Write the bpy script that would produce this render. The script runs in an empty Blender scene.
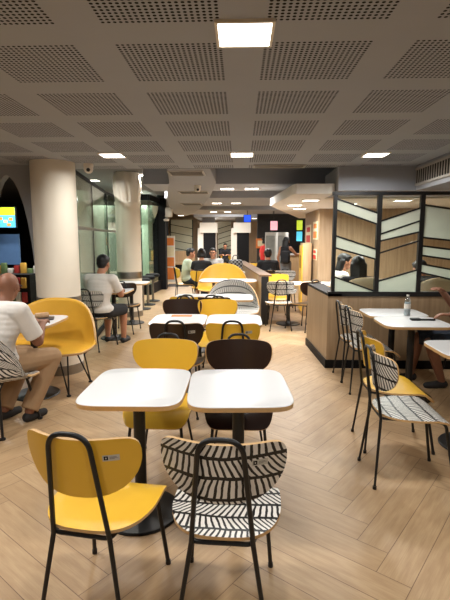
import bpy, bmesh, math, random
from mathutils import Vector, Matrix
random.seed(7)
R = math.radians
sc = bpy.context.scene
COL = sc.collection

# ---------------------------------------------------------------- camera, world, exposure
cam_d = bpy.data.cameras.new('camera'); cam = bpy.data.objects.new('camera', cam_d); COL.objects.link(cam)
CAM_H = 1.55; PITCH = R(7.85); YAW = R(1.9)
cam.location = (0, 0, CAM_H); cam.rotation_euler = (R(90) - PITCH, 0, YAW)
cam_d.sensor_fit = 'VERTICAL'; cam_d.sensor_height = 36; cam_d.lens = 27.0
cam_d.clip_start = 0.05; cam_d.clip_end = 200
sc.camera = cam
w = bpy.data.worlds.new('ambient'); sc.world = w; w.use_nodes = True
w.node_tree.nodes['Background'].inputs[0].default_value = (1.0, 0.99, 0.98, 1)
w.node_tree.nodes['Background'].inputs[1].default_value = 0.35
sc.view_settings.view_transform = 'Standard'; sc.view_settings.look = 'None'
sc.view_settings.gamma = 1; sc.view_settings.use_curve_mapping = False
sc.view_settings.exposure = 0.0
LAMP_W = 8.4          # watts of one small ceiling panel
CEIL = 2.38

def ray(px, py):
    cp, sp, cy, sy = math.cos(PITCH), math.sin(PITCH), math.cos(YAW), math.sin(YAW)
    f = Vector((-sy*cp, cy*cp, -sp)); r = Vector((cy, sy, 0)); u = r.cross(f)
    return f + r*((px-225)/450) + u*((300-py)/450)
def at(px, py, Y):
    d = ray(px, py); return Vector((0, 0, CAM_H)) + d*(Y/d.y)

# ---------------------------------------------------------------- materials
def lin(c):
    return tuple(((v/255)/12.92 if v/255 <= .04045 else ((v/255+.055)/1.055)**2.4) for v in c) + (1,)
MATS = {}
class NT:
    def __init__(s, name):
        s.m = bpy.data.materials.new(name); s.m.use_nodes = True; s.t = s.m.node_tree
        s.b = s.t.nodes['Principled BSDF']
    def n(s, kind, **kw):
        o = s.t.nodes.new('ShaderNode' + kind)
        for k, v in kw.items(): setattr(o, k, v)
        return o
    def l(s, a, b): s.t.links.new(a, b)
    def math(s, op, a, b=None, c=None):
        o = s.n('Math', operation=op)
        for i, v in enumerate((a, b, c)):
            if v is None: continue
            if isinstance(v, (int, float)): o.inputs[i].default_value = v
            else: s.l(v, o.inputs[i])
        return o.outputs[0]
    def mix(s, f, a, b):
        o = s.n('Mix', data_type='RGBA')
        for i, v in ((0, f), (6, a), (7, b)):
            if isinstance(v, (int, float)): o.inputs[i].default_value = v
            elif isinstance(v, tuple): o.inputs[i].default_value = v
            else: s.l(v, o.inputs[i])
        return o.outputs[2]
    def noise(s, vec, scale, detail=2):
        o = s.n('TexNoise'); o.inputs['Scale'].default_value = scale; o.inputs['Detail'].default_value = detail
        if vec is not None: s.l(vec, o.inputs['Vector'])
        return o.outputs['Fac']
    def coord(s, which='Object'): return s.n('TexCoord').outputs[which]
    def sep(s, v):
        o = s.n('SeparateXYZ'); s.l(v, o.inputs[0]); return o.outputs
    def comb(s, x, y, z):
        o = s.n('CombineXYZ')
        for i, v in enumerate((x, y, z)):
            if isinstance(v, (int, float)): o.inputs[i].default_value = v
            else: s.l(v, o.inputs[i])
        return o.outputs[0]
def mat(name, rgb, rough=.5, metal=0, var=.08, scale=12, emit=0, spec=None, bump=0):
    if name in MATS: return MATS[name]
    t = NT(name); c = lin(rgb)
    a = tuple(v*(1-var) for v in c[:3])+(1,); b = tuple(min(1, v*(1+var)) for v in c[:3])+(1,)
    f = t.noise(t.coord(), scale, 3)
    t.l(t.mix(f, a, b), t.b.inputs['Base Color'])
    t.b.inputs['Roughness'].default_value = rough; t.b.inputs['Metallic'].default_value = metal
    if spec is not None: t.b.inputs['Specular IOR Level'].default_value = spec
    if emit:
        t.b.inputs['Emission Color'].default_value = c; t.b.inputs['Emission Strength'].default_value = emit
    if bump:
        bp = t.n('Bump'); bp.inputs['Strength'].default_value = bump; t.l(t.noise(t.coord(), scale*6, 3), bp.inputs['Height'])
        t.l(bp.outputs[0], t.b.inputs['Normal'])
    MATS[name] = t.m; return t.m

def floor_material():
    t = NT('oak_herringbone'); W = .16; n = 6; an = R(53)
    x, y, z = t.sep(t.coord())[:3]
    dx = t.math('SUBTRACT', x, .71); dy = t.math('SUBTRACT', y, 2.29)
    u = t.math('DIVIDE', t.math('ADD', t.math('MULTIPLY', dx, math.cos(an)), t.math('MULTIPLY', dy, math.sin(an))), W)
    v = t.math('DIVIDE', t.math('SUBTRACT', t.math('MULTIPLY', dy, math.cos(an)), t.math('MULTIPLY', dx, math.sin(an))), W)
    iu = t.math('FLOOR', u); iv = t.math('FLOOR', v)
    k = t.math('FLOORED_MODULO', t.math('SUBTRACT', iu, iv), 2*n)
    isH = t.math('LESS_THAN', k, n-.5)
    m = t.math('SUBTRACT', 2*n-1, k)
    H = lambda a, b: t.math('ADD', t.math('MULTIPLY', isH, a), t.math('MULTIPLY', t.math('SUBTRACT', 1, isH), b))
    ou = H(t.math('SUBTRACT', iu, k), iu); ov = H(iv, t.math('SUBTRACT', iv, m))
    along = H(t.math('SUBTRACT', u, ou), t.math('SUBTRACT', v, ov)); across = H(t.math('SUBTRACT', v, ov), t.math('SUBTRACT', u, ou))
    e1 = t.math('MINIMUM', across, t.math('SUBTRACT', 1, across)); e2 = t.math('MINIMUM', along, t.math('SUBTRACT', n, along))
    edge = t.math('LESS_THAN', t.math('MINIMUM', e1, e2), .012)
    wn = t.n('TexWhiteNoise', noise_dimensions='3D'); t.l(t.comb(ou, ov, isH), wn.inputs['Vector'])
    rnd = wn.outputs['Value']
    gv = t.comb(t.math('ADD', t.math('MULTIPLY', along, .28), t.math('MULTIPLY', rnd, 40)), t.math('MULTIPLY', across, 1.6), t.math('MULTIPLY', rnd, 17))
    g1 = t.noise(gv, 3.5, 5)
    gv2 = t.comb(t.math('MULTIPLY', along, .2), t.math('ADD', t.math('MULTIPLY', across, 9), t.math('MULTIPLY', rnd, 30)), 0.0)
    g2 = t.noise(gv2, 4, 3)
    base = t.mix(rnd, lin((176, 146, 109)), lin((192, 162, 124)))
    base = t.mix(t.math('MULTIPLY', t.math('SUBTRACT', g1, .38), 1.5), base, lin((154, 120, 85)))
    base = t.mix(t.math('MULTIPLY', t.math('SUBTRACT', g2, .4), .9), base, lin((156, 122, 88)))
    base = t.mix(edge, base, lin((122, 94, 68)))
    t.l(base, t.b.inputs['Base Color'])
    t.l(t.math('ADD', .36, t.math('MULTIPLY', g2, .16)), t.b.inputs['Roughness'])
    bp = t.n('Bump'); bp.inputs['Strength'].default_value = .12; bp.inputs['Distance'].default_value = .002
    t.l(t.math('SUBTRACT', g2, edge), bp.inputs['Height']); t.l(bp.outputs[0], t.b.inputs['Normal'])
    return t.m

def ceiling_material():
    t = NT('perforated_plasterboard'); MX = .645; MY = .655; P = .235
    x, y, z = t.sep(t.coord())[:3]
    lx = t.math('SUBTRACT', t.math('FLOORED_MODULO', t.math('SUBTRACT', x, .331-MX/2), MX), MX/2)
    ly = t.math('SUBTRACT', t.math('FLOORED_MODULO', t.math('SUBTRACT', y, 2.295-MY/2), MY), MY/2)
    inx = t.math('LESS_THAN', t.math('ABSOLUTE', lx), P); iny = t.math('LESS_THAN', t.math('ABSOLUTE', ly), P)
    pit = .0235
    hx = t.math('SUBTRACT', t.math('FLOORED_MODULO', lx, pit), pit/2); hy = t.math('SUBTRACT', t.math('FLOORED_MODULO', ly, pit), pit/2)
    d = t.math('SQRT', t.math('ADD', t.math('MULTIPLY', hx, hx), t.math('MULTIPLY', hy, hy)))
    hole = t.math('MULTIPLY', t.math('MULTIPLY', inx, iny), t.math('LESS_THAN', d, .0072))
    nz = t.noise(t.coord(), 3, 3)
    base = t.mix(nz, lin((158, 160, 164)), lin((164, 166, 170)))
    t.l(t.mix(hole, base, lin((22, 20, 19))), t.b.inputs['Base Color'])
    t.b.inputs['Roughness'].default_value = .85; t.b.inputs['Specular IOR Level'].default_value = .2
    return t.m

def strokes_material(name, band=.085, per=.0285, duty=.40, slope=.5):
    t = NT(name)
    uv = t.n('UVMap').outputs[0]
    x, y, z = t.sep(uv)[:3]
    wob = t.math('MULTIPLY', t.math('SUBTRACT', t.noise(uv, 6, 2), .5), .03)
    yy = t.math('ADD', t.math('ADD', y, wob), 5.0)
    bi = t.math('FLOOR', t.math('DIVIDE', yy, band)); fr = t.math('FLOORED_MODULO', yy, band)
    wn = t.n('TexWhiteNoise', noise_dimensions='1D'); t.l(bi, wn.inputs['W'])
    sg = t.math('SUBTRACT', t.math('MULTIPLY', t.math('FLOORED_MODULO', bi, 2), 2), 1)
    sl = t.math('MULTIPLY', sg, t.math('ADD', slope*.4, t.math('MULTIPLY', wn.outputs['Value'], slope*.9)))
    fan = t.math('MULTIPLY', t.math('MULTIPLY', x, fr), 3.6)
    w2 = t.math('MULTIPLY', t.math('SUBTRACT', t.noise(uv, 14, 2), .5), .018)
    s_ = t.math('ADD', t.math('ADD', t.math('ADD', x, w2), t.math('MULTIPLY', fr, sl)), t.math('ADD', fan, 5.0))
    st = t.math('LESS_THAN', t.math('FLOORED_MODULO', s_, per), per*duty)
    ln = t.math('LESS_THAN', fr, band*.16)
    t.l(t.mix(t.math('MAXIMUM', st, ln), lin((226, 222, 214)), lin((20, 19, 19))), t.b.inputs['Base Color'])
    t.b.inputs['Roughness'].default_value = .38
    return t.m

def wood_material(name, a, b, scale=1.0, rough=.5, vertical=True):
    t = NT(name)
    x, y, z = t.sep(t.coord())[:3]
    s = 1.2
    v = t.comb(t.math('MULTIPLY', x, 22*scale), t.math('MULTIPLY', y, 22*scale), t.math('MULTIPLY', z, s*scale))
    g = t.noise(v, 1.3, 5)
    t.l(t.mix(t.math('MULTIPLY', t.math('SUBTRACT', g, .25), 1.8), lin(a), lin(b)), t.b.inputs['Base Color'])
    t.b.inputs['Roughness'].default_value = rough
    return t.m

def glass_material(name, tint=(.93, .97, .95), refl=.10, alpha_col=None):
    t = NT(name)
    tr = t.n('BsdfTransparent'); tr.inputs[0].default_value = tint + (1,)
    gl = t.n('BsdfGlossy'); gl.inputs['Roughness'].default_value = .02
    lw = t.n('LayerWeight'); lw.inputs[0].default_value = .25
    f = t.math('MULTIPLY', lw.outputs['Fresnel'], refl*6)
    f = t.math('MINIMUM', t.math('ADD', f, refl*.25), .6)
    mx = t.n('MixShader'); t.l(f, mx.inputs[0]); t.l(tr.outputs[0], mx.inputs[1]); t.l(gl.outputs[0], mx.inputs[2])
    t.l(mx.outputs[0], t.t.nodes['Material Output'].inputs['Surface'])
    return t.m
def frost_material():
    t = NT('frosted_film')
    tr = t.n('BsdfTransparent'); tr.inputs[0].default_value = (.95, 1, .97, 1)
    df = t.n('BsdfTranslucent'); df.inputs[0].default_value = lin((222, 226, 214))
    d2 = t.n('BsdfDiffuse'); t.l(t.mix(t.noise(t.coord(), 9), lin((214, 218, 206)), lin((226, 229, 217))), d2.inputs[0])
    m1 = t.n('MixShader'); m1.inputs[0].default_value = .6; t.l(df.outputs[0], m1.inputs[1]); t.l(d2.outputs[0], m1.inputs[2])
    m2 = t.n('MixShader'); m2.inputs[0].default_value = .72; t.l(tr.outputs[0], m2.inputs[1]); t.l(m1.outputs[0], m2.inputs[2])
    t.l(m2.outputs[0], t.t.nodes['Material Output'].inputs['Surface'])
    return t.m

M_FLOOR = floor_material(); M_CEIL = ceiling_material()
M_STROKE = strokes_material('white_black_stroke_laminate')
M_STROKE_BIG = strokes_material('stroke_upholstery', .13, .042, .40, .55)
M_WOOD = wood_material('oak_veneer', (172, 146, 114), (142, 117, 88))
M_WOOD_L = wood_material('pale_oak_veneer', (196, 164, 124), (168, 136, 100))
M_GLASS = glass_material('clear_glass'); M_GLASS2 = glass_material('greenish_glass', (.84, .93, .89), .16)
M_FROST = frost_material()
PLAIN = mat('grey_plaster', (152, 153, 156), .85, var=.03, scale=3)
BULK = mat('bluish_grey_paint', (164, 166, 172), .8, var=.03, scale=3)
WHITEP = mat('white_paint', (226, 219, 208), .7, var=.03, scale=3)
COLW = mat('warm_white_column_paint', (228, 218, 200), .55, var=.05, scale=4)
BLACK = mat('black_powder_coat', (20, 20, 21), .42, var=.15, scale=40)
BLACKM = mat('black_matt_panel', (15, 15, 17), .6, var=.15, spec=.2)
YEL = mat('yellow_laminate', (236, 186, 58), .32, var=.03)
BRN = mat('dark_brown_laminate', (46, 30, 23), .3, var=.15, scale=20)
PLY = mat('plywood_edge', (205, 165, 112), .55, var=.12, scale=60)
TOPW = mat('white_table_laminate', (214, 214, 214), .3, var=.015)
STEEL = mat('brushed_steel', (150, 145, 138), .32, .9, var=.1, scale=30)
GREYT = mat('grey_print', (120, 116, 112), .6)
STICK = mat('silver_sticker', (196, 192, 180), .4)
SKIN = mat('skin_tan', (176, 122, 92), .55, var=.06, scale=25)
SKIN2 = mat('skin_brown', (140, 94, 70), .55, var=.06, scale=25)
HAIR = mat('black_hair', (18, 15, 14), .5, var=.3, scale=60)
EYE = mat('dark_eye', (22, 16, 14), .3)
LIP = mat('lip', (140, 78, 66), .5)
TEE = mat('white_cotton', (222, 216, 208), .9, var=.05, scale=18, bump=.2)
KHAKI = mat('khaki_cotton', (164, 132, 98), .9, var=.08, scale=20, bump=.2)
DARKC = mat('black_cotton', (24, 24, 27), .9, var=.2, scale=20)
DENIM = mat('dark_denim', (44, 52, 66), .9, var=.2, scale=40)
RUB = mat('dark_rubber', (32, 30, 30), .7)
LAMPM = mat('lamp_diffuser', (255, 250, 240), .5, var=.0, emit=9)
LAMPF = mat('lamp_frame', (226, 216, 200), .5)

# ---------------------------------------------------------------- mesh helpers
def newbm(): return bmesh.new()
def finish(name, bm, mats, parent=None, smooth=True, angle=40, loc=None):
    me = bpy.data.meshes.new(name)
    bmesh.ops.recalc_face_normals(bm, faces=bm.faces[:])
    bm.to_mesh(me); bm.free()
    if not isinstance(mats, (list, tuple)): mats = [mats]
    for m in mats: me.materials.append(m)
    if smooth:
        for p in me.polygons: p.use_smooth = True
        me.set_sharp_from_angle(angle=R(angle))
    o = bpy.data.objects.new(name, me); COL.objects.link(o)
    if parent: o.parent = parent
    if loc: o.location = loc
    return o
def add_box(bm, c, s, bev=0, mi=0, rz=0):
    r = bmesh.ops.create_cube(bm, size=1); vs = r['verts']
    bmesh.ops.scale(bm, vec=s, verts=vs)
    if bev:
        es = list({e for v in vs for e in v.link_edges})
        rr = bmesh.ops.bevel(bm, geom=es, offset=bev, segments=2, affect='EDGES', profile=.5)
        vs = list({v for f in rr['faces'] for v in f.verts} | {v for v in vs if v.is_valid})
    if rz: bmesh.ops.rotate(bm, verts=vs, cent=(0, 0, 0), matrix=Matrix.Rotation(rz, 3, 'Z'))
    bmesh.ops.translate(bm, vec=c, verts=vs)
    for f in {f for v in vs for f in v.link_faces}: f.material_index = mi
    return vs
def bx(x0, x1, y0, y1, z0, z1, bm=None, bev=0, mi=0):
    bm = bm or newbm()
    add_box(bm, ((x0+x1)/2, (y0+y1)/2, (z0+z1)/2), (abs(x1-x0), abs(y1-y0), abs(z1-z0)), bev, mi); return bm
def frame_at(d):
    d = d.normalized(); a = Vector((0, 0, 1)) if abs(d.z) < .9 else Vector((1, 0, 0))
    u = d.cross(a).normalized(); return u, d.cross(u).normalized()
def add_tube(bm, pts, r, seg=8, mi=0):
    pts = [Vector(p) for p in pts]; rs = r if isinstance(r, (list, tuple)) else [r]*len(pts)
    rings = []; u = None
    for i, p in enumerate(pts):
        d = (pts[min(i+1, len(pts)-1)] - pts[max(i-1, 0)]).normalized()
        if u is None: u, v = frame_at(d)
        else:
            u = (u - d*u.dot(d)).normalized(); v = d.cross(u)
        rings.append([bm.verts.new(p + (u*math.cos(2*math.pi*k/seg) + v*math.sin(2*math.pi*k/seg))*rs[i]) for k in range(seg)])
    fs = []
    for a, b in zip(rings, rings[1:]):
        for k in range(seg): fs.append(bm.faces.new((a[k], a[(k+1) % seg], b[(k+1) % seg], b[k])))
    fs.append(bm.faces.new(rings[0][::-1])); fs.append(bm.faces.new(rings[-1]))
    for f in fs: f.material_index = mi
    return bm
def fillet(pts, rad, n=6):
    pts = [Vector(p) for p in pts]; out = [pts[0]]
    for a, b, c in zip(pts, pts[1:], pts[2:]):
        d1 = (a-b).normalized(); d2 = (c-b).normalized()
        q = min(rad, (a-b).length*.49, (c-b).length*.49)
        p1 = b+d1*q; p2 = b+d2*q
        for i in range(n+1):
            s = i/n; out.append(p1*(1-s)**2 + b*2*s*(1-s) + p2*s**2)
    out.append(pts[-1]); return out
def add_lathe(bm, prof, c=(0, 0, 0), seg=24, mi=0, caps=True, ripple=None):
    rings = []
    for r, z in prof:
        ring = []
        for k in range(seg):
            a = 2*math.pi*k/seg; rr = r*(1 + (ripple(a, z) if ripple else 0))
            ring.append(bm.verts.new((c[0]+rr*math.cos(a), c[1]+rr*math.sin(a), c[2]+z)))
        rings.append(ring)
    fs = []
    for a, b in zip(rings, rings[1:]):
        for k in range(seg): fs.append(bm.faces.new((a[k], a[(k+1) % seg], b[(k+1) % seg], b[k])))
    if caps: fs.append(bm.faces.new(rings[0][::-1])); fs.append(bm.faces.new(rings[-1]))
    for f in fs: f.material_index = mi
    return bm
def add_prism(bm, poly, z0, z1, mi=0, mi_side=None):
    a = [bm.verts.new((p[0], p[1], z0)) for p in poly]; b = [bm.verts.new((p[0], p[1], z1)) for p in poly]
    f1 = bm.faces.new(a[::-1]); f2 = bm.faces.new(b); f1.material_index = f2.material_index = mi
    n = len(poly)
    for k in range(n):
        f = bm.faces.new((a[k], a[(k+1) % n], b[(k+1) % n], b[k])); f.material_index = mi if mi_side is None else mi_side
    return bm
def add_quad_slab(bm, p, th, mi=0):
    """a slab in an XZ plane: four (x,z) corners at y..y+th"""
    y, pts = p
    a = [bm.verts.new((q[0], y, q[1])) for q in pts]; b = [bm.verts.new((q[0], y+th, q[1])) for q in pts]
    n = len(pts)
    fs = [bm.faces.new(a), bm.faces.new(b[::-1])] + [bm.faces.new((a[k], b[k], b[(k+1) % n], a[(k+1) % n])) for k in range(n)]
    for f in fs: f.material_index = mi
    return bm
def empty(name, label, cat, loc=(0, 0, 0), rz=0, group=None):
    o = bpy.data.objects.new(name, None); COL.objects.link(o); o.empty_display_size = .1
    o.location = loc; o.rotation_euler = (0, 0, rz); tag(o, label, cat, group); return o
def tag(o, label, cat, group=None):
    o['label'] = label; o['category'] = cat
    if group: o['group'] = group
    return o
def struct(name, bm, mats, **k):
    o = finish(name, bm, mats, **k); o['kind'] = 'structure'; return o
def dup(o, loc, rz, label=None, group=None):
    r = o.copy(); COL.objects.link(r); r.location = loc; r.rotation_euler = (0, 0, rz)
    if label: r['label'] = label
    if group: r['group'] = group
    for ch in list(o.children):
        c = ch.copy(); COL.objects.link(c); c.parent = r
        for g in ch.children:
            d = g.copy(); COL.objects.link(d); d.parent = c
    return r

# ================================================================ STRUCTURE
struct('floor', bx(-9, 6, -4, 24, -.06, 0), M_FLOOR, smooth=False)
struct('ceiling', bx(-5, 4.5, -4, 5.57, CEIL, CEIL+.3), M_CEIL, smooth=False)
struct('wall_front', bx(-9, 6, 23.0, 23.2, 0, 3.2), M_WOOD, smooth=False)
struct('wall_rear', bx(-9, 6, -4.2, -4, 0, 3.2), M_WOOD, smooth=False)  # unseen wall behind the camera, added to keep ambient light off chair backs
struct('wall_right', bx(4.3, 4.5, -4, 23, 0, 3.2), M_WOOD, smooth=False)
DARKW = mat('dark_shop_wall', (38, 42, 50), .8, var=.15, scale=2)
struct('wall_left', bx(-8.2, -8, -4, 23, 0, 3.2), DARKW, smooth=False)
# raised upper ceiling beyond the perforated field, with lower slabs across it
UP = mat('upper_ceiling_grey', (112, 112, 114), .85, var=.04, scale=3)
struct('ceiling', bx(-9, 4.5, 5.57, 23, 2.80, 2.95), UP, smooth=False)
def prism_obj(name, poly, z0, z1, m): return struct(name, add_prism(newbm(), poly, z0, z1), m, smooth=False)
for i, (y0, y1) in enumerate(((7.15, 8.2), (9.6, 12.0), (13.6, 16.2), (18.0, 23.0))):
    prism_obj('trim_%d' % (i+1), [(-1.3 - .03*y0, y0), (1.9 if i == 0 else 3.2, y0), (1.9 if i == 0 else 3.2, y1), (-1.3-.03*y1, y1)], CEIL, 2.62, BULK)
# tongue-shaped dropped ceiling carrying the air vents
tong = [(-.88, 5.565), (-.36, 5.565), (-.37, 7.0), (-.60, 9.2), (-1.05, 12.4), (-1.5, 15.0), (-1.95, 16.9), (-2.25, 17.6),
        (-2.25, 15.5), (-1.93, 12.5), (-1.60, 10.0), (-1.30, 8.2), (-1.05, 6.8)]
prism_obj('trim_5', tong, CEIL-.004, 2.55, PLAIN)
# lowered ceiling over the counter on the right, white curved fascia at its tip
low = [(.50, 7.7), (.52, 7.4), (.64, 5.75), (.68, 5.6), (1.14, 5.6), (1.14, 6.31), (4.3, 6.31), (4.3, 12.5), (1.6, 12.5)]
prism_obj('trim_6', low, 2.08, 2.20, WHITEP)
# bulkhead above the glass partition with its return towards the camera
struct('trim_7', bx(1.15, 2.05, 5.45, 6.3, 2.10, CEIL), BULK, smooth=False)
struct('trim_8', bx(2.05, 4.3, -2.0, 6.3, 2.10, CEIL), BULK, smooth=False)
# booth back wall and poster wall
struct('wall_back', bx(1.45, 4.3, 8.4, 10.2, 0, 2.08), M_WOOD, smooth=False)
# black tiled counter wall in the distance
def tiles():
    t = NT('black_wall_tiles'); br = t.n('TexBrick'); br.inputs['Scale'].default_value = 5
    br.inputs['Color1'].default_value = lin((50, 51, 54)); br.inputs['Color2'].default_value = lin((42, 43, 47)); br.inputs['Mortar'].default_value = lin((30, 30, 32))
    x, y, z = t.sep(t.coord())[:3]; t.l(t.comb(x, z, y), br.inputs['Vector'])
    t.l(br.outputs[0], t.b.inputs['Base Color']); t.b.inputs['Roughness'].default_value = .4; return t.m
struct('wall_counter', bx(.6, 4.3, 16.0, 16.2, 0, 2.6), tiles(), smooth=False)

# left side: wall with a pointed arch opening towards the next shop
bm = newbm(); AX, AY = -2.70, 5.25
def arch(h): return .30*max(0, 1-(h/2.27)**3.2)**.55
hs = [0, .6, 1.1, 1.5, 1.75, 1.95, 2.1, 2.2, 2.26, 2.27]
for sgn in (-1, 1):
    outer = AX + sgn*(.40 if sgn > 0 else 1.6)
    poly = [(AX+sgn*arch(h), h) for h in hs] + [(AX, CEIL+.3), (outer, CEIL+.3), (outer, 0)]
    if sgn < 0: poly = poly[::-1]
    add_quad_slab(bm, (AY, poly), .12)
struct('wall_arch', bm, PLAIN, smooth=False)

# columns
def column(x, y, cap, label, top):
    c = empty('column', label, 'column', (x, y, 0), 0)
    if cap:
        finish('shaft', add_lathe(newbm(), [(.24, 0), (.24, top-.62), (.255, top-.60), (.255, top-.56)], seg=40), COLW, c)
        prof = [(.235, top-.56), (.238, top-.5), (.256, top-.40), (.266, top-.30), (.262, top-.2), (.245, top-.08), (.22, top)]
        finish('capital', add_lathe(newbm(), prof, seg=96, ripple=lambda a, z: .07*abs(math.sin(a*5)) - .05 + .02*math.sin(a*20+z*10)), COLW, c)
    else:
        finish('shaft', add_lathe(newbm(), [(.24, 0), (.24, top)], seg=48), COLW, c)
    for z0, z1 in ((.0, .11), (.76, .89)):
        finish('steel_band', add_lathe(newbm(), [(.244, z0), (.244, z1)], seg=48), STEEL, c)
    c['kind'] = 'structure'
    return c
column(-2.09, 5.1, False, 'thick plain round white column behind the yellow loveseat on the left', CEIL)
column(-2.2, 8.9, True, 'round white column with carved leaf capital beside the left window wall', 2.8)

# glass shop wall on the left
wb = newbm(); gb = newbm(); rb = newbm()
path = [(-2.04, 5.4), (-2.27, 6.95), (-2.50, 8.5), (-2.60, 10.0), (-2.62, 12.0)]
def wall_quad(bm, a, b, z0, z1, th):
    d = Vector((b[0]-a[0], b[1]-a[1], 0)); n = Vector((d.y, -d.x, 0)).normalized()*th/2
    A = Vector((a[0], a[1], 0)); B = Vector((b[0], b[1], 0))
    add_prism(bm, [(A+n).to_tuple(), (B+n).to_tuple(), (B-n).to_tuple(), (A-n).to_tuple()], z0, z1)
win = bpy.data.objects.new('window_1', None); COL.objects.link(win); win['kind'] = 'structure'
for a, b in zip(path, path[1:]):
    g = newbm(); wall_quad(g, a, b, .06, 2.36, .012); finish('pane', g, M_GLASS2, win, smooth=False)
    wall_quad(wb, a, b, 2.36, 2.40, .04); wall_quad(wb, a, b, 0, .06, .06)
    wall_quad(rb, a, b, 1.66, 1.70, .035)
for p in path: add_box(wb, (p[0], p[1], 1.2), (.02, .02, 2.4))
finish('frame', wb, BLACKM, win, smooth=False); finish('rail', rb, STEEL, win, smooth=False)
# end bay: glazed box with palm capital column inside and a black plinth
win2 = bpy.data.objects.new('window_2', None); COL.objects.link(win2); win2['kind'] = 'structure'
g = newbm(); wall_quad(g, (-3.1, 12.2), (-2.47, 12.2), .3, 2.6, .012); wall_quad(g, (-2.47, 12.2), (-2.42, 13.6), .3, 2.6, .012)
finish('pane', g, M_GLASS2, win2, smooth=False)
g = newbm(); wall_quad(g, (-3.1, 12.2), (-2.45, 12.2), 0, .28, .06); wall_quad(g, (-2.47, 12.2), (-2.40, 13.6), 0, .28, .06)
wall_quad(g, (-2.47, 12.2), (-2.40, 13.6), 2.55, 2.7, .08); wall_quad(g, (-3.1, 12.2), (-2.47, 12.2), 2.55, 2.7, .08)
bx(-2.47, -2.23, 13.5, 13.8, 0, 2.8, g); finish('frame', g, BLACKM, win2, smooth=False)
# pale columns out in the arcade beyond the glass
OUTC = mat('pale_green_stone', (196, 204, 182), .6, var=.06, scale=3)
def arcade_column(x, y, r, h, label):
    c = empty('arcade_column', label, 'column', (x, y, 0)); c['kind'] = 'structure'
    finish('shaft', add_lathe(newbm(), [(r, 0), (r, h-.5)], seg=32), OUTC, c)
    finish('capital', add_lathe(newbm(), [(r, h-.5), (r*1.15, h-.4), (r*1.55, h-.12), (r*1.6, h)], seg=64, ripple=lambda a, z: .06*abs(math.sin(a*7))), OUTC, c)
arcade_column(-3.55, 8.9, .34, 2.45, 'pale column standing beyond the left glass wall')
arcade_column(-2.75, 13.0, .24, 2.45, 'pale column with leaf capital inside the far glazed bay')
arcade_column(-3.2, 11.0, .3, 2.3, 'second pale column further back beyond the left glass wall')
struct('wall_arcade', bx(-4.4, -4.3, 9.7, 19.9, 0, 2.8), mat('arcade_wall', (136, 146, 132), .7, var=.2, scale=1.5), smooth=False)

# ================================================================ CEILING LIGHTS AND FITTINGS
def make_light():
    c = empty('ceiling_light', 'x', 'ceiling light', (0, 0, 0))
    b = newbm(); s = .118
    for x0, x1, y0, y1 in ((-s, s, -s, -s+.012), (-s, s, s-.012, s), (-s, -s+.012, -s+.012, s-.012), (s-.012, s, -s+.012, s-.012)):
        bx(x0, x1, y0, y1, -.012, 0, b)
    finish('frame', b, LAMPF, c, smooth=False)
    finish('diffuser', bx(-s+.012, s-.012, -s+.012, s-.012, -.008, -.001), LAMPM, c, smooth=False)
    return c
light0 = make_light(); first = [True]
def place_light(x, y, z, label, power=1.0, group='square ceiling lights'):
    if first[0]:
        first[0] = False; o = light0; o.location = (x, y, z); o['label'] = label; o['group'] = group
    else: o = dup(light0, (x, y, z), 0, label, group)
    ld = bpy.data.lights.new('panel_glow', 'AREA'); ld.shape = 'SQUARE'; ld.size = .2; ld.energy = LAMP_W*power; ld.color = (1, .985, .955)
    ld.spread = R(165)
    lo = bpy.data.objects.new('panel_glow', ld); COL.objects.link(lo); lo.parent = o; lo.location = (0, 0, -.016)
place_light(.015, 1.97, CEIL, 'nearest and largest square light panel at the top of the photo')
place_light(-1.29, 4.65, CEIL, 'square light panel in the perforated ceiling above the plain white column')
place_light(.015, 4.65, CEIL, 'middle square light panel at the far end of the perforated ceiling')
place_light(1.35, 4.7, CEIL, 'square light panel in the perforated ceiling near the glass partition')
for x, y in ((-1.29, 1.97), (1.33, 1.97), (-1.29, -.7), (.015, -.7), (1.33, -.7), (-2.6, 1.97), (-2.5, 3.4)):
    place_light(x, y, CEIL, 'square light panel of the perforated ceiling outside the picture', 0.7 if y < 0 else 1.0)
for x, y, l in ((-.22, 7.8, 'left light of the pair on the first grey ceiling strip'), (.19, 7.8, 'right light of the pair on the first grey ceiling strip'),
                (-.56, 11.0, 'left light on the second grey ceiling strip'), (-.1, 11.0, 'right light on the second grey ceiling strip'),
                (-.85, 14.6, 'left light on the third grey ceiling strip far away'), (-.4, 14.6, 'right light on the third grey ceiling strip far away')):
    place_light(x, y, CEIL, l, 2.0)
place_light(-1.9, 9.2, 2.8, 'nearer light on the raised ceiling by the carved column', 4.0)
place_light(-2.05, 11.4, 2.8, 'farther light on the raised ceiling by the carved column', 4.0)
place_light(.99, 6.5, 2.08, 'nearest light under the lowered white ceiling on the right', 1.0)
place_light(.88, 7.45, 2.08, 'middle light under the lowered white ceiling on the right', 1.0)
place_light(1.07, 8.3, 2.08, 'farthest light under the lowered white ceiling on the right', 1.0)
place_light(2.3, 6.6, 2.08, 'square light above the booth behind the glass partition', 2.5)
place_light(1.7, 7.2, 2.08, 'square light deep in the booth behind the glass partition', 2.5)
place_light(-4.0, 7.5, 2.8, 'light in the neighbouring shop seen through the arch', 3)
place_light(-3.0, 7.8, 2.8, 'nearer added light outside beyond the left glass wall', 5)  # lamp added to brighten the columns behind the glass
place_light(-3.2, 10.0, 2.8, 'farther added light outside beyond the left glass wall', 5)  # second added lamp, lifts the arcade beyond the glass
place_light(-2.8, 12.5, 2.8, 'added light above the far glazed bay', 8)  # added to light the column inside the bay
place_light(-1.2, 19.5, CEIL, 'added light near the far wall, left', 6)  # added to brighten the dim far end
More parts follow.
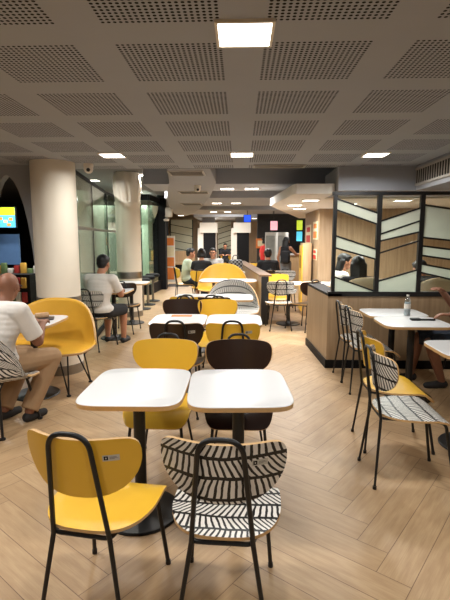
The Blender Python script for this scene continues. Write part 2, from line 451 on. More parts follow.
place_light(1.2, 14.0, 2.8, 'added light above the far counter', 6)  # added to make the counter zone brighter
place_light(2.2, 13.2, 2.8, 'added light above the order counter by the black tiles', 6)  # another added lamp for the dark counter area
place_light(-2.2, 16.9, CEIL, 'added light on the fourth strip beyond the door mat', 9)  # lamp added to lift the dark background
place_light(-.4, 16.9, CEIL+.42, 'added light in front of the cream pillars', 9)  # added to light the pillar fronts
place_light(.9, 11.0, CEIL, 'added light on the second strip above the divider', 2.5)  # extra lamp, added to brighten the background
place_light(.6, 19.5, CEIL, 'added light near the far wall, right', 6)  # added lamp, brightens the far end on this side

VENTM = mat('vent_white', (176, 170, 162), .6)
def vent(x0, x1, y0, y1, n, label):
    c = empty('air_vent', label, 'air vent', ((x0+x1)/2, (y0+y1)/2, CEIL-.004), 0, 'slot vents in the ceiling tongue')
    W, D = (x1-x0)/2, (y1-y0)/2
    b = newbm()
    bx(-W, W, -D, -D+.02, -.01, 0, b); bx(-W, W, D-.02, D, -.01, 0, b); bx(-W, -W+.02, -D+.02, D-.02, -.01, 0, b); bx(W-.02, W, -D+.02, D-.02, -.01, 0, b)
    finish('frame', b, VENTM, c, smooth=False)
    finish('backing', bx(-W+.02, W-.02, -D+.02, D-.02, -.003, -.0005), BLACKM, c, smooth=False)
    for k in range(n):
        y = -D + .02 + (2*D-.04)*(k+.5)/n
        finish('slat', bx(-W+.02, W-.02, y-.008, y+.008, -.009, -.003), VENTM, c, smooth=False)
vent(-.92, -.46, 5.72, 6.12, 4, 'nearest slotted air vent on the grey ceiling tongue')
vent(-1.12, -.58, 8.2, 8.6, 2, 'second slotted air vent along the grey ceiling tongue')
vent(-1.45, -.95, 11.0, 11.6, 2, 'farthest slotted air vent along the grey ceiling tongue')
vent(.15, .75, 5.3, 5.5, 2, 'slot vent at the end of the perforated ceiling in the middle')
# side-wall grille on the bulkhead return
c = empty('air_grille', 'long louvred air grille on the bulkhead return at upper right', 'air grille', (2.05, 4.75, 2.25))
b = newbm(); bx(-.02, 0, -.75, .75, .075, .1, b); bx(-.02, 0, -.75, .75, -.1, -.075, b); bx(-.02, 0, -.75, -.73, -.075, .075, b); bx(-.02, 0, .73, .75, -.075, .075, b)
finish('frame', b, VENTM, c, smooth=False)
finish('backing', bx(-.004, -.0005, -.73, .73, -.075, .075), BLACKM, c, smooth=False)
for k in range(24):
    y = -.70 + 1.40*k/23; finish('louvre', bx(-.010, -.005, y-.008, y+.008, -.075, .075), VENTM, c, smooth=False)
# dome camera
def dome(x, y, z, label):
    c = empty('security_camera', label, 'security camera', (x, y, z))
    finish('mount', add_lathe(newbm(), [(.055, 0), (.055, -.03), (.05, -.035)], seg=24), WHITEP, c)
    b = newbm(); add_lathe(b, [(.05, -.035), (.052, -.06), (.04, -.09), (.02, -.103), (.004, -.106)], seg=24); finish('ball', b, WHITEP, c)
    b = newbm(); add_lathe(b, [(.022, 0), (.02, .012), (.004, .016)], seg=16); bmesh.ops.rotate(b, verts=b.verts[:], cent=(0, 0, 0), matrix=Matrix.Rotation(R(110), 3, 'X'))
    bmesh.ops.translate(b, vec=(.01, -.04, -.07), verts=b.verts[:]); finish('lens', b, BLACK, c)
dome(-1.72, 5.2, CEIL, 'white dome camera under the ceiling beside the plain column')
dome(-.68, 7.3, CEIL-.004, 'small white dome camera on the grey ceiling tongue')

# speaker cluster at the end of the glass wall
c = empty('wall_speaker', 'white loudspeaker with bracket hanging high on the black post of glazed bay', 'speaker', (-2.22, 13.45, 2.2))
b = newbm(); add_box(b, (.12, 0, .1), (.2, .18, .28), .03); finish('cabinet', b, WHITEP, c)
b = newbm(); add_tube(b, fillet([(-.02, .1, .0), (.05, 0, -.05), (.12, 0, .0)], .04), .02); finish('bracket', b, WHITEP, c)
b = newbm(); add_lathe(b, [(.07, 0), (.09, .05), (.03, .08)], (.05, -.08, -.16), 16); finish('spot_head', b, WHITEP, c)

# ================================================================ FURNITURE
def uvset(bm, fn):
    l = bm.loops.layers.uv.verify()
    for f in bm.faces:
        for lp in f.loops: lp[l].uv = fn(lp.vert)
def plate(bm, cols, surf, thick, edge_mi=1):
    """cols: list of (u, lo, hi) - columns of a panel; surf(u, s) -> Vector, normal offset"""
    n = 8; F = []; B = []; prm = {}
    for u, lo, hi in cols:
        fr, br = [], []
        for k in range(n+1):
            s = lo + (hi-lo)*(1-math.cos(math.pi*k/n))/2
            p, nr = surf(u, s)
            a = bm.verts.new(p + nr*thick/2); b = bm.verts.new(p - nr*thick/2)
            prm[a] = (u, s); prm[b] = (u, s); fr.append(a); br.append(b)
        F.append(fr); B.append(br)
    def q(vs, mi):
        try: f = bm.faces.new(vs); f.material_index = mi
        except ValueError: pass
    m = len(cols)
    for i in range(m-1):
        for k in range(n):
            q((F[i][k], F[i+1][k], F[i+1][k+1], F[i][k+1]), 0); q((B[i][k], B[i][k+1], B[i+1][k+1], B[i+1][k]), 0)
        q((F[i][0], B[i][0], B[i+1][0], F[i+1][0]), edge_mi); q((F[i][n], F[i+1][n], B[i+1][n], B[i][n]), edge_mi)
    for k in range(n):
        q((F[0][k], F[0][k+1], B[0][k+1], B[0][k]), edge_mi); q((F[-1][k], B[-1][k], B[-1][k+1], F[-1][k+1]), edge_mi)
    uvl = bm.loops.layers.uv.verify()
    for f in bm.faces:
        for lp in f.loops: lp[uvl].uv = prm[lp.vert]
    return bm
UU = [-math.cos(math.pi*k/24) for k in range(25)]
UU[0], UU[-1] = -.9985, .9985
TUBE = .0098
def make_chair(label, finish_mat, sticker):
    c = empty('dining_chair', label, 'chair')
    # inverted U of the back
    b = newbm()
    pts = fillet([(-.115, -.215, .43), (-.076, -.280, .866), (.076, -.280, .866), (.115, -.215, .43)], .065, 8)
    add_tube(b, pts, TUBE, 10); finish('back_loop', b, BLACK, c)
    for s in (-1, 1):
        b = newbm(); add_tube(b, [(s*.115, -.215, .432), (s*.182, -.255, .012)], [TUBE, TUBE*.8], 10)
        add_tube(b, [(s*.182, -.255, .02), (s*.1832, -.2557, 0)], .0125, 10); finish('leg', b, BLACK, c)
        b = newbm(); add_tube(b, fillet([(s*.145, .06, .430), (s*.158, .165, .426), (s*.19, .232, .012)], .04), TUBE, 10)
        add_tube(b, [(s*.1897, .2315, .02), (s*.1907, .233, 0)], .0125, 10); finish('leg', b, BLACK, c)
    b = newbm()
    add_tube(b, fillet([(-.145, .06, .430), (-.115, -.21, .432), (.115, -.21, .432), (.145, .06, .430)], .03), TUBE*.9, 8)
    add_tube(b, [(-.147, .08, .430), (.147, .08, .430)], TUBE*.9, 8); finish('seat_rail', b, BLACK, c)
    # seat
    hw, hd = .224, .220
    def ssurf(u, s):
        x = u*hw; y = s
        t = max(0, (y-.09)/.13)
        z = .456 - .07*t**2.2 - .010*(1-(u*u))*(1-(y/hd)**2)
        nrm = Vector((0, 1.1*t, 1)).normalized()
        return Vector((x*(1-.05*max(0, -y/hd)), y, z)), nrm
    cols = [(u, -hd*(1-abs(u)**3.0)**(1/2.2), (hd+.012)*(1-abs(u)**9)**(1/3.0)) for u in UU]
    b = newbm(); plate(b, [(u, lo, max(hi, lo+.004)) for u, lo, hi in cols], ssurf, .013)
    l = b.loops.layers.uv.verify()
    for f in b.faces:
        for lp in f.loops: lp[l].uv = (lp[l].uv[0]*hw, lp[l].uv[1]+.02)
    finish('seat', b, [finish_mat, PLY], c, angle=50)
    # backrest
    W = .234; zc = .768
    def bsurf(u, s):
        x = u*W; y = -.215 - .065*(s-.43)/.438 + .0175 + 0.098*abs(u)**2.0*(1-.15*abs(u))
        nrm = Vector((-.62*u, 1, .15)).normalized()
        return Vector((x*.985, y, s)), nrm
    cols = [(u, zc-.170*(1-abs(u)**2.9)**(1/2.0), zc+.070*(1-abs(u)**10)**(1/2.8)) for u in UU]
    b = newbm(); plate(b, [(u, lo, max(hi, lo+.004)) for u, lo, hi in cols], bsurf, .012)
    l = b.loops.layers.uv.verify()
    for f in b.faces:
        for lp in f.loops: lp[l].uv = (lp[l].uv[0]*W, lp[l].uv[1])
    br = finish('backrest', b, [finish_mat, PLY], c, angle=50)
    if sticker:
        b = newbm()
        def patch(u0, u1, s0, s1, off, mi):
            vs = []
            for u, s in ((u0, s0), (u1, s0), (u1, s1), (u0, s1)):
                p, nr = bsurf(u, s); vs.append(b.verts.new(p - nr*off))
            f = b.faces.new(vs); f.material_index = mi
        def slab(u0, u1, s0, s1, mi, off):
            n = 4
            for i in range(n): patch(u0+(u1-u0)*i/n, u0+(u1-u0)*(i+1)/n, s0, s1, off, mi)
        slab(.46, .70, .752, .776, 0, .0072)
        slab(.48, .54, .756, .772, 1, .0076); slab(.50, .52, .761, .767, 0, .0079)
        slab(.56, .66, .767, .769, 2, .0076); slab(.56, .68, .763, .765, 2, .0076); slab(.56, .63, .759, .761, 2, .0076)
        finish('sticker', b, [STICK, BLACKM, GREYT], br, smooth=False)
    return c
FIN = {'yellow': YEL, 'pattern': M_STROKE, 'brown': BRN}
protos = {}
def chair(kind, x, y, deg, label, group, sticker=False):
    key = (kind, sticker)
    if key not in protos:
        o = make_chair(label, FIN[kind], sticker); protos[key] = o; o.location = (x, y, 0); o.rotation_euler = (0, 0, R(deg)); o['group'] = group
    else: o = dup(protos[key], (x, y, 0), R(deg), label, group)
    return o
GC = 'chairs along the central row of tables'
chair('yellow', -.562, 1.76, -9, 'nearest yellow chair, seen from behind, at the front left table', GC, True)
chair('pattern', -.05, 1.735, -3, 'nearest black and white patterned chair, seen from behind, at the front right table', GC, True)
chair('yellow', -.525, 2.88, 178, 'yellow chair facing the camera across the front left table', GC)
chair('brown', -.005, 2.88, 180, 'dark brown chair facing the camera across the front right table', GC)
chair('brown', -.545, 3.94, 1, 'dark brown chair with its back to the camera at the second row left table', GC, True)
chair('yellow', -.055, 3.95, -1, 'yellow chair with its back to the camera at the second row right table', GC, True)
chair('brown', -.665, 5.0, 181, 'dark brown chair facing the camera behind the second row left table', GC)
chair('yellow', -.26, 5.0, 179, 'yellow chair facing the camera behind the second row right table', GC)
chair('yellow', -.64, 5.66, 0, 'yellow chair with its back to the camera at the third row left table', GC)
chair('brown', -.34, 5.64, 0, 'dark brown chair with its back to the camera at the third row right table', GC)
GR = 'chairs along the right-hand tables'
chair('pattern', 1.10, 2.83, -90, 'patterned chair nearest the camera in the right-hand row', GR)
chair('yellow', 1.17, 3.31, -90, 'only yellow chair in the right-hand row', GR)
chair('pattern', 1.36, 4.55, -90, 'patterned chair just behind the yellow chair in the right-hand row', GR)
chair('pattern', 1.35, 4.93, -88, 'patterned chair farthest back in the right-hand row by the low wall', GR)
GM = 'chairs beyond the low divider'
chair('pattern', .67, 7.68, 4, 'patterned chair just right of the black end of the divider', GM)
chair('brown', 1.08, 7.62, 35, 'dark brown chair beside the low wall corner beyond the divider', GM)
chair('yellow', .74, 8.75, 180, 'yellow chair across the table beyond the divider', GM)
chair('pattern', 1.0, 9.75, 180, 'patterned chair across the table beyond the divider', GM)
chair('yellow', .34, 12.6, 170, 'yellow chair behind the far end of the divider', GM)
GL = 'chairs by the left window wall'
chair('pattern', -2.03, 6.22, -14, 'patterned chair under the seated person in white tee by the window wall', GL)
chair('brown', -1.9, 7.35, 0, 'dark brown chair in front of the carved column', GL)

def superrect(hx, hy, n=5.0, N=64):
    out = []
    for k in range(N):
        a = 2*math.pi*k/N; ca, sa = math.cos(a), math.sin(a)
        out.append((hx*math.copysign(abs(ca)**(2/n), ca), hy*math.copysign(abs(sa)**(2/n), sa)))
    return out
def make_table(hx=.27, hy=.315):
    c = empty('cafe_table', 'x', 'table')
    b = newbm(); o = superrect(hx, hy, 6); inn = superrect(hx-.004, hy-.004, 6)
    layers = [(inn, .722), (o, .725), (o, .747), (inn, .7505)]
    rings = [[b.verts.new((p[0], p[1], z)) for p in poly] for poly, z in layers]
    N = len(o)
    for i in range(3):
        for k in range(N):
            f = b.faces.new((rings[i][k], rings[i][(k+1) % N], rings[i+1][(k+1) % N], rings[i+1][k])); f.material_index = 1 if i < 2 else 0
    f = b.faces.new(rings[3]); f.material_index = 0
    f = b.faces.new(rings[0][::-1]); f.material_index = 2
    finish('tabletop', b, [TOPW, PLY, BLACKM], c, angle=35)
    b = newbm(); add_lathe(b, [(.033, .018), (.033, .71)], seg=20); finish('post', b, BLACK, c)
    b = newbm(); add_lathe(b, [(.22, 0), (.222, .006), (.215, .014), (.06, .024), (.04, .05), (.034, .06)], seg=40); finish('base', b, BLACK, c)
    b = newbm(); add_box(b, (0, 0, .715), (.3, .05, .012)); add_box(b, (0, 0, .715), (.05, .3, .012)); finish('spider_plate', b, BLACK, c)
    return c
table0 = make_table(); used = [False]
def table(x, y, deg, label, group='white cafe tables'):
    if not used[0]:
        used[0] = True; table0.location = (x, y, 0); table0.rotation_euler = (0, 0, R(deg)); table0['label'] = label; table0['group'] = group; return table0
    return dup(table0, (x, y, 0), R(deg), label, group)
table(-.555, 2.37, 0, 'front left white table of the central row, nearest the camera')
table(-.005, 2.37, 3, 'front right white table of the central row, nearest the camera')
table(-.60, 4.38, 0, 'left white table in the second central row')
table(-.055, 4.38, 0, 'right white table in the second central row')
table(-.63, 6.12, 0, 'left white table in the third central row')
table(-.09, 6.12, 0, 'right white table in the third central row')
table(-.50, 8.62, 0, 'left white table between the patterned and the yellow loveseat')
table(.05, 8.62, 0, 'right white table between the patterned and the yellow loveseat')
table(1.74, 3.27, 90, 'white table at the right edge in front of the yellow chair')
table(1.74, 2.72, 90, 'white table cut by the right edge in front of the nearest patterned chair')
table(1.66, 4.33, 90, 'white table with the dark pouch in the right-hand row')
table(1.66, 4.88, 90, 'white table with the water bottle beside the low wall')
table(.88, 8.1, 0, 'white table beyond the divider next to the patterned chair')
table(1.42, 8.05, 0, 'white table beyond the divider next to the dark brown chair')
table(-2.03, 4.28, 0, 'white table between the bald man and the yellow loveseat')
table(-1.95, 6.85, 0, 'white table in front of the seated person in white tee')
table(-1.98, 8.1, 90, 'white table standing against the carved column')
table(-.70, 10.62, 0, 'white table of the trio in the distance')
table(-.15, 10.62, 0, 'white table with the checked handbag beside the trio')

# ---- shell loveseats and armchair
def make_shell(name, label, cat, W, H, D, m, hairpin=True, pat=1.0):
    c = empty(name, label, cat)
    N = 28; K = 22
    b = newbm(); G = []; par = {}
    for i in range(N+1):
        u = -math.cos(math.pi*i/N) if i not in (0, N) else (-1 if i == 0 else 1)
        row = []
        e = max(0.0, 1-abs(u)**2.7)
        ztop = .47 + (H-.47)*e**.55
        yb = -D*.5 + D*.40*abs(u)**2.8           # foot of the back
        yf = D*.5 - .10*abs(u)**3                 # front edge of seat
        for k in range(K+1):
            v = k/K
            if v < .42:
                s = v/.42; y = yf + (yb+.05-yf)*s; z = .44 - .02*math.sin(s*math.pi) - .03*(1-s)**4 + .02*abs(u)**3
            else:
                s = (v-.42)/.58
                zb = .44 + .02*abs(u)**3
                y = yb + .05*(1-s)**3 - .07*s*e; z = zb + (ztop-zb)*s
            x = u*W/2*(1 - .06*(1-min(1, v/.42)))
            p = b.verts.new((x, y, z)); par[p] = (u*W/2, v*1.0); row.append(p)
        G.append(row)
    for i in range(N):
        for k in range(K): b.faces.new((G[i][k], G[i+1][k], G[i+1][k+1], G[i][k+1]))
    l = b.loops.layers.uv.verify()
    for f in b.faces:
        for lp in f.loops: lp[l].uv = par[lp.vert]
    o = finish('shell', b, m if isinstance(m, list) else [m], c, angle=60)
    sm = o.modifiers.new('thick', 'SOLIDIFY'); sm.thickness = .022; sm.offset = 0
    if isinstance(m, list) and len(m) > 1: sm.material_offset_rim = 1
    fx, fy = W*.30, D*.36
    for sx in (-1, 1):
        for sy in (-1, 1):
            b = newbm(); foot = Vector((sx*(fx+.05), sy*(fy+.03), .008))
            if hairpin:
                for q in (-1, 1): add_tube(b, [(sx*fx+q*.035-sx*.04, sy*(fy-.05)+q*.03, .425), foot], .008, 8)
            else: add_tube(b, [(sx*fx*.9, sy*fy*.8, .425), foot], .011, 8)
            add_lathe(b, [(.022, -.008), (.022, .004), (.012, .01)], foot, 14)
            finish('leg', b, BLACK, c)
    b = newbm(); 
    for sy in (-1, 1): add_tube(b, [(-fx, sy*(fy-.05), .418), (fx, sy*(fy-.05), .418)], .011, 8)
    finish('seat_rail', b, BLACK, c)
    return c
LOVE = mat('yellow_shell_laminate', (226, 172, 58), .4, var=.04)
lv = make_shell('loveseat', 'wide yellow shell loveseat on hairpin legs in front of the plain column', 'loveseat', 1.08, .90, .56, [LOVE, PLY])
lv.location = (-2.02, 4.50, 0); lv.rotation_euler = (0, 0, R(172))
lp = make_shell('loveseat', 'black and white patterned loveseat facing the camera at the third row tables', 'loveseat', .84, .89, .56, [M_STROKE_BIG, PLY])
lp.location = (-.12, 6.88, 0); lp.rotation_euler = (0, 0, R(180))
lf = dup(lv, (-.36, 9.38, 0), R(180), 'far yellow loveseat behind the patterned loveseat in the centre'); lf.scale = (.98, 1, 1.12)
ac = make_shell('armchair', 'patterned shell armchair with black legs under the bald man', 'armchair', .70, .93, .52, [M_STROKE_BIG, PLY], False)
ac.location = (-2.03, 3.52, 0); ac.rotation_euler = (0, 0, R(-14))
BEI = mat('beige_shell', (204, 180, 150), .6, var=.05)
lb = make_shell('loveseat', 'beige loveseat behind the left pane of the glass partition', 'loveseat', 1.0, 1.06, .54, [BEI, PLY])
lb.location = (1.62, 6.0, 0)
dup(lb, (2.55, 6.0, 0), 0, 'beige loveseat behind the middle and right panes of the glass partition')
table(2.1, 6.95, 90, 'table in the booth behind the glass partition')

# ---- stools beyond the column
def make_stool():
    c = empty('stool', 'x', 'stool')
    b = newbm(); add_lathe(b, [(.15, .60), (.17, .62), (.17, .66), (.15, .68)], seg=24); finish('seat', b, BLACKM, c)
    b = newbm(); add_lathe(b, [(.03, .03), (.03, .6)], seg=16); finish('post', b, STEEL, c)
    b = newbm(); add_lathe(b, [(.17, 0), (.17, .015), (.04, .04)], seg=28); finish('base', b, BLACK, c)
    return c
st = make_stool()
for i, (x, y, l) in enumerate(((-2.12, 9.7, 'dark stool nearest the carved column'), (-2.14, 10.35, 'dark stool in the middle of the three by the glass wall'), (-2.15, 11.0, 'dark stool farthest along the glass wall'))):
    o = st if i == 0 else dup(st, (x, y, 0), 0)
    o.location = (x, y, 0); tag(o, l, 'stool', 'stools along the glass wall')

# ================================================================ LOW WALL, PARTITION, DIVIDER
bm = newbm(); add_prism(bm, [(1.04, 5.30), (4.2, 5.30), (4.2, 5.46), (1.2, 5.46), (1.2, 6.5), (.98, 6.5)], .0, .87)
struct('wall_low', bm, M_WOOD, smooth=False)
bm = newbm(); add_prism(bm, [(1.025, 5.285), (4.2, 5.285), (4.2, 5.30), (1.04, 5.30), (.98, 6.5), (.965, 6.5)], 0, .10)
struct('baseboard_low', bm, BLACKM, smooth=False)
PY = 5.32
gp = empty('glass_partition', 'black framed glass partition with slanted frosted stripes on the low wood wall', 'partition', (0, 0, 0))
b = newbm()
XS = [(1.075, 1.115), (1.575, 1.625), (2.06, 2.11), (2.62, 2.67)]
bx(1.04, 2.67, PY-.03, PY+.05, .87, .925, b); bx(1.06, 2.67, PY-.02, PY+.03, 2.035, 2.075, b)
for x0, x1 in XS: bx(x0, x1, PY-.02, PY+.03, .92, 2.04, b)
finish('frame', b, BLACK, gp, smooth=False)
b = newbm(); add_prism(b, [(1.04, 5.29), (1.2, 5.29), (1.2, 6.5), (.98, 6.5)], .87, .90); finish('ledge', b, BLACKM, gp, smooth=False)
def lines(px0, px1, seq, x0, x1):
    """(left py, right py) lines of one pane -> z values at its two sides"""
    out = []
    for a, c in seq: out.append((at(px0, a, PY).z, at(px1, c, PY).z))
    return out
panes = [
 ((334, 378), [(199, 213), (210, 224), (236, 249), (248, 259), (277, 291)], [(0, 1), (2, 3), (4, None)]),
 ((381, 417), [(221, 208), (234, 221), (241, 232), (253, 241), (281, 270)], [(0, 1), (1, 2), (4, None)]),
 ((421, 450), [(205, 210), (237.5, 241), (246, 250), (255.5, 260), (264, 270), (272.5, 280)], [(0, 1), (2, 3), (4, 5)])]
for (pp, seq, bands), (x0, x1) in zip(panes, [(1.115, 1.575), (1.625, 2.06), (2.11, 2.62)]):
    pane = finish('glass_pane', bx(x0, x1, PY, PY+.008, .925, 2.035), M_GLASS, gp, smooth=False)
    Z = lines(pp[0], pp[1], seq, x0, x1)
    if x1 > 2.5: Z = [(a, a+(c-a)*1.35) for a, c in Z]
    Z = [(max(a, .93), max(c, .93)) for a, c in Z]
    for i, j in bands:
        (a, c) = Z[i]; (d, e) = Z[j] if j is not None else (.925, .925)
        if j is not None or True:
            bb = newbm(); add_quad_slab(bb, (PY-.004, [(x0, a), (x1, c), (x1, min(e, c-.003)), (x0, d)]), .003); finish('frosted_stripe', bb, M_FROST, pane, smooth=False)
    for a, c in Z:
        bb = newbm(); add_quad_slab(bb, (PY-.010, [(x0, a+.010), (x1, c+.010), (x1, c-.010), (x0, a-.010)]), .006); finish('black_bar', bb, BLACK, pane, smooth=False)

# divider with counter top in the middle
dv = empty('divider', 'low wooden divider with black end and ledge running back beside the central tables', 'divider', (0, 0, 0))
A = Vector((.45, 8.0, 0)); B = Vector((.02, 13.0, 0)); d = (B-A).normalized(); n = Vector((d.y, -d.x, 0))
def strip(o0, o1, s0, s1, z0, z1):
    L = (B-A).length; p = [A+d*s0*L+n*o0, A+d*s1*L+n*o0, A+d*s1*L+n*o1, A+d*s0*L+n*o1]
    return add_prism(newbm(), [q.to_tuple() for q in p], z0, z1)
finish('panel', strip(-.06, .06, .012, 1, 0, .87), M_WOOD, dv, smooth=False)
finish('ledge', strip(-.1, .12, 0, 1, .87, .90), wood_material('ledge_brown', (120, 92, 66), (92, 68, 48)), dv, smooth=False)
finish('end_post', strip(-.065, .065, 0, .012, 0, .87), BLACK, dv, smooth=False)
struct('trim_9', bx(-2.4, -1.65, 14.3, 15.2, 0, .006), mat('dark_door_mat', (70, 64, 60), .95, var=.2, scale=40), smooth=False)

# ================================================================ BACKGROUND
# two cream pillars with black panels
def pillar(x, y, label):
    c = empty('pillar', label, 'pillar', (x, y, 0), 0, 'cream pillars with black panels'); c['kind'] = 'structure'
    finish('body', bx(-.44, .30, .02, .8, 0, 1.95), WHITEP, c, smooth=False)
    finish('cap', bx(-.34, .36, -.12, .7, 1.76, 2.17), WHITEP, c, smooth=False)
    finish('neck', bx(-.25, .25, .1, .6, 2.17, CEIL), BULK, c, smooth=False)
    finish('black_panel', bx(-.20, .30, -.03, .02, .2, 1.76), BLACKM, c, smooth=False)
pillar(-1.30, 18.6, 'left cream pillar with a black panel in the distance'); pillar(.07, 18.6, 'right cream pillar with a black panel in the distance')
# far booth wall: pale striped screens and benches
scn = empty('striped_screen', 'far pale glass screen with slanted stripes left of the cream pillars', 'screen', (-2.6, 21.5, 0))
finish('panel', bx(-.7, .35, 0, .03, 0, 2.4), mat('pale_screen_glass', (186, 184, 160), .4), scn, smooth=False)
b = newbm()
for k in range(4): add_quad_slab(b, (-.01, [(-.7, 2.2-k*.36), (.35, 2.0-k*.36), (.35, 1.97-k*.36), (-.7, 2.17-k*.36)]), .01)
bx(-.72, -.68, -.01, .04, .9, 2.4, b); bx(.33, .37, -.01, .04, .9, 2.4, b); finish('black_bar', b, BLACK, scn, smooth=False)
bench = empty('booth_bench', 'far wooden bench with dark base left of the cream pillars', 'bench', (-2.7, 20.9, 0))
finish('backrest', bx(-.9, .6, 0, .1, .45, .95), M_WOOD_L, bench, smooth=False); finish('seat', bx(-.9, .6, -.5, 0, .35, .45), M_WOOD_L, bench, smooth=False)
finish('base', bx(-.85, .55, -.45, 0, 0, .35), BLACKM, bench, smooth=False)
bench2 = empty('booth_bench', 'far wooden bench with yellow pads between the cream pillars', 'bench', (-.5, 21.2, 0))
finish('backrest', bx(-.5, .6, 0, .1, .45, 1.05), BLACKM, bench2, smooth=False); finish('seat', bx(-.5, .6, -.5, 0, .35, .45), M_WOOD_L, bench2, smooth=False)
for k in range(3): finish('pad', bx(-.4+k*.3, -.18+k*.3, -.06, 0, .5, .95, None, .02), YEL, bench2)
sc2 = empty('striped_screen', 'far striped glass screen between the two cream pillars', 'screen', (-.55, 22.4, 0))
finish('panel', bx(-.55, .1, 0, .03, 0, 2.35), mat('pale_screen_glass', (0, 0, 0)), sc2, smooth=False)
b = newbm()
for k in range(5): add_quad_slab(b, (-.01, [(-.55, 2.0-k*.25), (.1, 2.2-k*.25), (.1, 2.17-k*.25), (-.55, 1.97-k*.25)]), .01)
finish('black_bar', b, BLACK, sc2, smooth=False)
# dark shopfront far left end and standing poster display
struct('wall_far_dark', bx(-4.2, -3.2, 20.0, 20.2, 0, 2.8), DARKW, smooth=False)
pd = empty('poster_stand', 'tall orange and white poster stand at the far end of the glass wall', 'poster stand', (-2.42, 15.2, 0))
finish('board', bx(-.16, .22, 0, .05, .05, 1.62), WHITEP, pd, smooth=False)
ORG = mat('orange_print', (226, 130, 60), .6); RED = mat('red_print', (206, 44, 34), .6); CYAN = mat('cyan_print', (70, 180, 200), .6); LIME = mat('lime_print', (176, 200, 70), .6); PALEP = mat('pale_print', (226, 214, 180), .6)
for k, (m, z0, z1) in enumerate(((ORG, 1.3, 1.55), (PALEP, .95, 1.25), (ORG, .6, .9), (ORG, .15, .55))):
    finish('print', bx(-.13, .19, -.006, 0, z0, z1), m, pd, smooth=False)
# posters on the wood end wall
def poster(y0, y1, z0, z1, m1, m2, label):
    p = empty('poster', label, 'poster', (1.45, (y0+y1)/2, (z0+z1)/2)); W = (y1-y0)/2; Hh = (z1-z0)/2
    finish('sheet', bx(-.008, 0, -W, W, -Hh, Hh), PALEP, p, smooth=False)
    finish('print', bx(-.012, -.008, -W*.8, W*.8, -Hh*.85, -Hh*.1), m1, p, smooth=False)
    finish('headline', bx(-.012, -.008, -W*.7, W*.7, Hh*.25, Hh*.75), m2, p, smooth=False)
poster(9.35, 10.0, 1.43, 1.82, RED, RED, 'red and cream food poster on the wood wall, left one')
poster(8.55, 9.05, 1.52, 1.86, ORG, ORG, 'orange and cream food poster on the wood wall, right one')
poster(8.6, 9.0, 1.13, 1.34, RED, RED, 'small red sticker poster lower on the wood wall')
# return station
rs = empty('return_station', 'tall wooden tray return cabinet with yellow side beside the poster wall', 'cabinet', (1.24, 8.95, 0))
finish('body', bx(-.0, .17, 0, .4, 0, 1.45, None, .006), M_WOOD_L, rs)
finish('yellow_panel', bx(-.02, 0, .01, .39, .1, 1.40), YEL, rs, smooth=False)
finish('flap', bx(-.025, -.02, .1, .3, .95, 1.2), mat('amber_flap', (170, 120, 30), .4), rs, smooth=False)
# self-order kiosks
def kiosk(x, y, rz, label, m):
    k = empty('order_kiosk', label, 'kiosk', (x, y, 0), R(rz), 'self-order kiosks')
    finish('body', bx(-.19, .19, 0, .14, .0, 1.72, None, .01), mat('kiosk_grey', (200, 198, 192), .4), k)
    finish('screen', bx(-.15, .15, -.01, 0, .7, 1.62), m, k, smooth=False)
SCRN = mat('kiosk_screen', (120, 118, 112), .3, var=.6, scale=5, emit=.5)
kiosk(.93, 13.9, -30, 'grey self-order kiosk left of the woman in tank top', SCRN)
kiosk(1.24, 13.9, -45, 'grey self-order kiosk nearest the woman in tank top', SCRN)
# menu screens and signs
def panel(name, x, y, z, w_, h_, m, label, cat, emit=True, dark=True):
    p = empty(name, label, cat, (x, y, z))
    finish('casing', bx(-w_/2-.015, w_/2+.015, .002, .05, -h_/2-.015, h_/2+.015), BLACKM, p, smooth=False)
    finish('display', bx(-w_/2, w_/2, -.004, .002, -h_/2, h_/2), m, p, smooth=False)
    top = (CEIL if name == 'exit_sign' else 2.80 if y > 12.6 else 2.08) - z
    finish('hanger', add_tube(newbm(), [(0, .026, h_/2), (0, .026, top)], .01), BLACK, p)
    return p
panel('menu_screen', 1.05, 14.2, 1.93, .22, .28, mat('pink_screen', (236, 180, 190), .3, var=.3, scale=6, emit=1.0), 'small pink menu screen hanging above the kiosks', 'screen')
panel('menu_screen', 1.03, 14.3, 1.62, .3, .2, mat('yellow_screen', (240, 214, 70), .3, var=.2, scale=6, emit=.9), 'yellow menu screen below the pink one', 'screen')
panel('menu_screen', 1.88, 14.5, 1.95, .18, .3, mat('green_screen', (190, 215, 60), .3, var=.2, emit=1.0), 'green menu screen near the poster wall', 'screen')
panel('menu_screen', 1.88, 14.5, 1.6, .18, .3, mat('cyan_screen', (90, 200, 230), .3, var=.2, emit=1.0), 'cyan menu screen under the green one', 'screen')
panel('exit_sign', .22, 14.0, 2.14, .2, .2, mat('blue_sign', (40, 80, 230), .3, var=.3, emit=1.6), 'glowing blue sign hanging from the far ceiling', 'sign')
fp = empty('framed_poster', 'amber framed poster on the black tile wall', 'poster', (.72, 15.95, 1.36)); finish('sheet', bx(-.16, .16, 0, .03, -.17, .17), ORG, fp, smooth=False); finish('print', bx(-.1, .1, -.005, 0, -.1, .1), PALEP, fp, smooth=False)
cn = empty('service_counter', 'pale order counter in front of the black tiled wall', 'counter', (2.0, 14.6, 0))
finish('body', bx(-.8, 1.2, 0, .6, 0, 1.0), M_WOOD_L, cn, smooth=False); finish('worktop', bx(-.85, 1.2, -.05, .62, 1.0, 1.05), TOPW, cn, smooth=False)

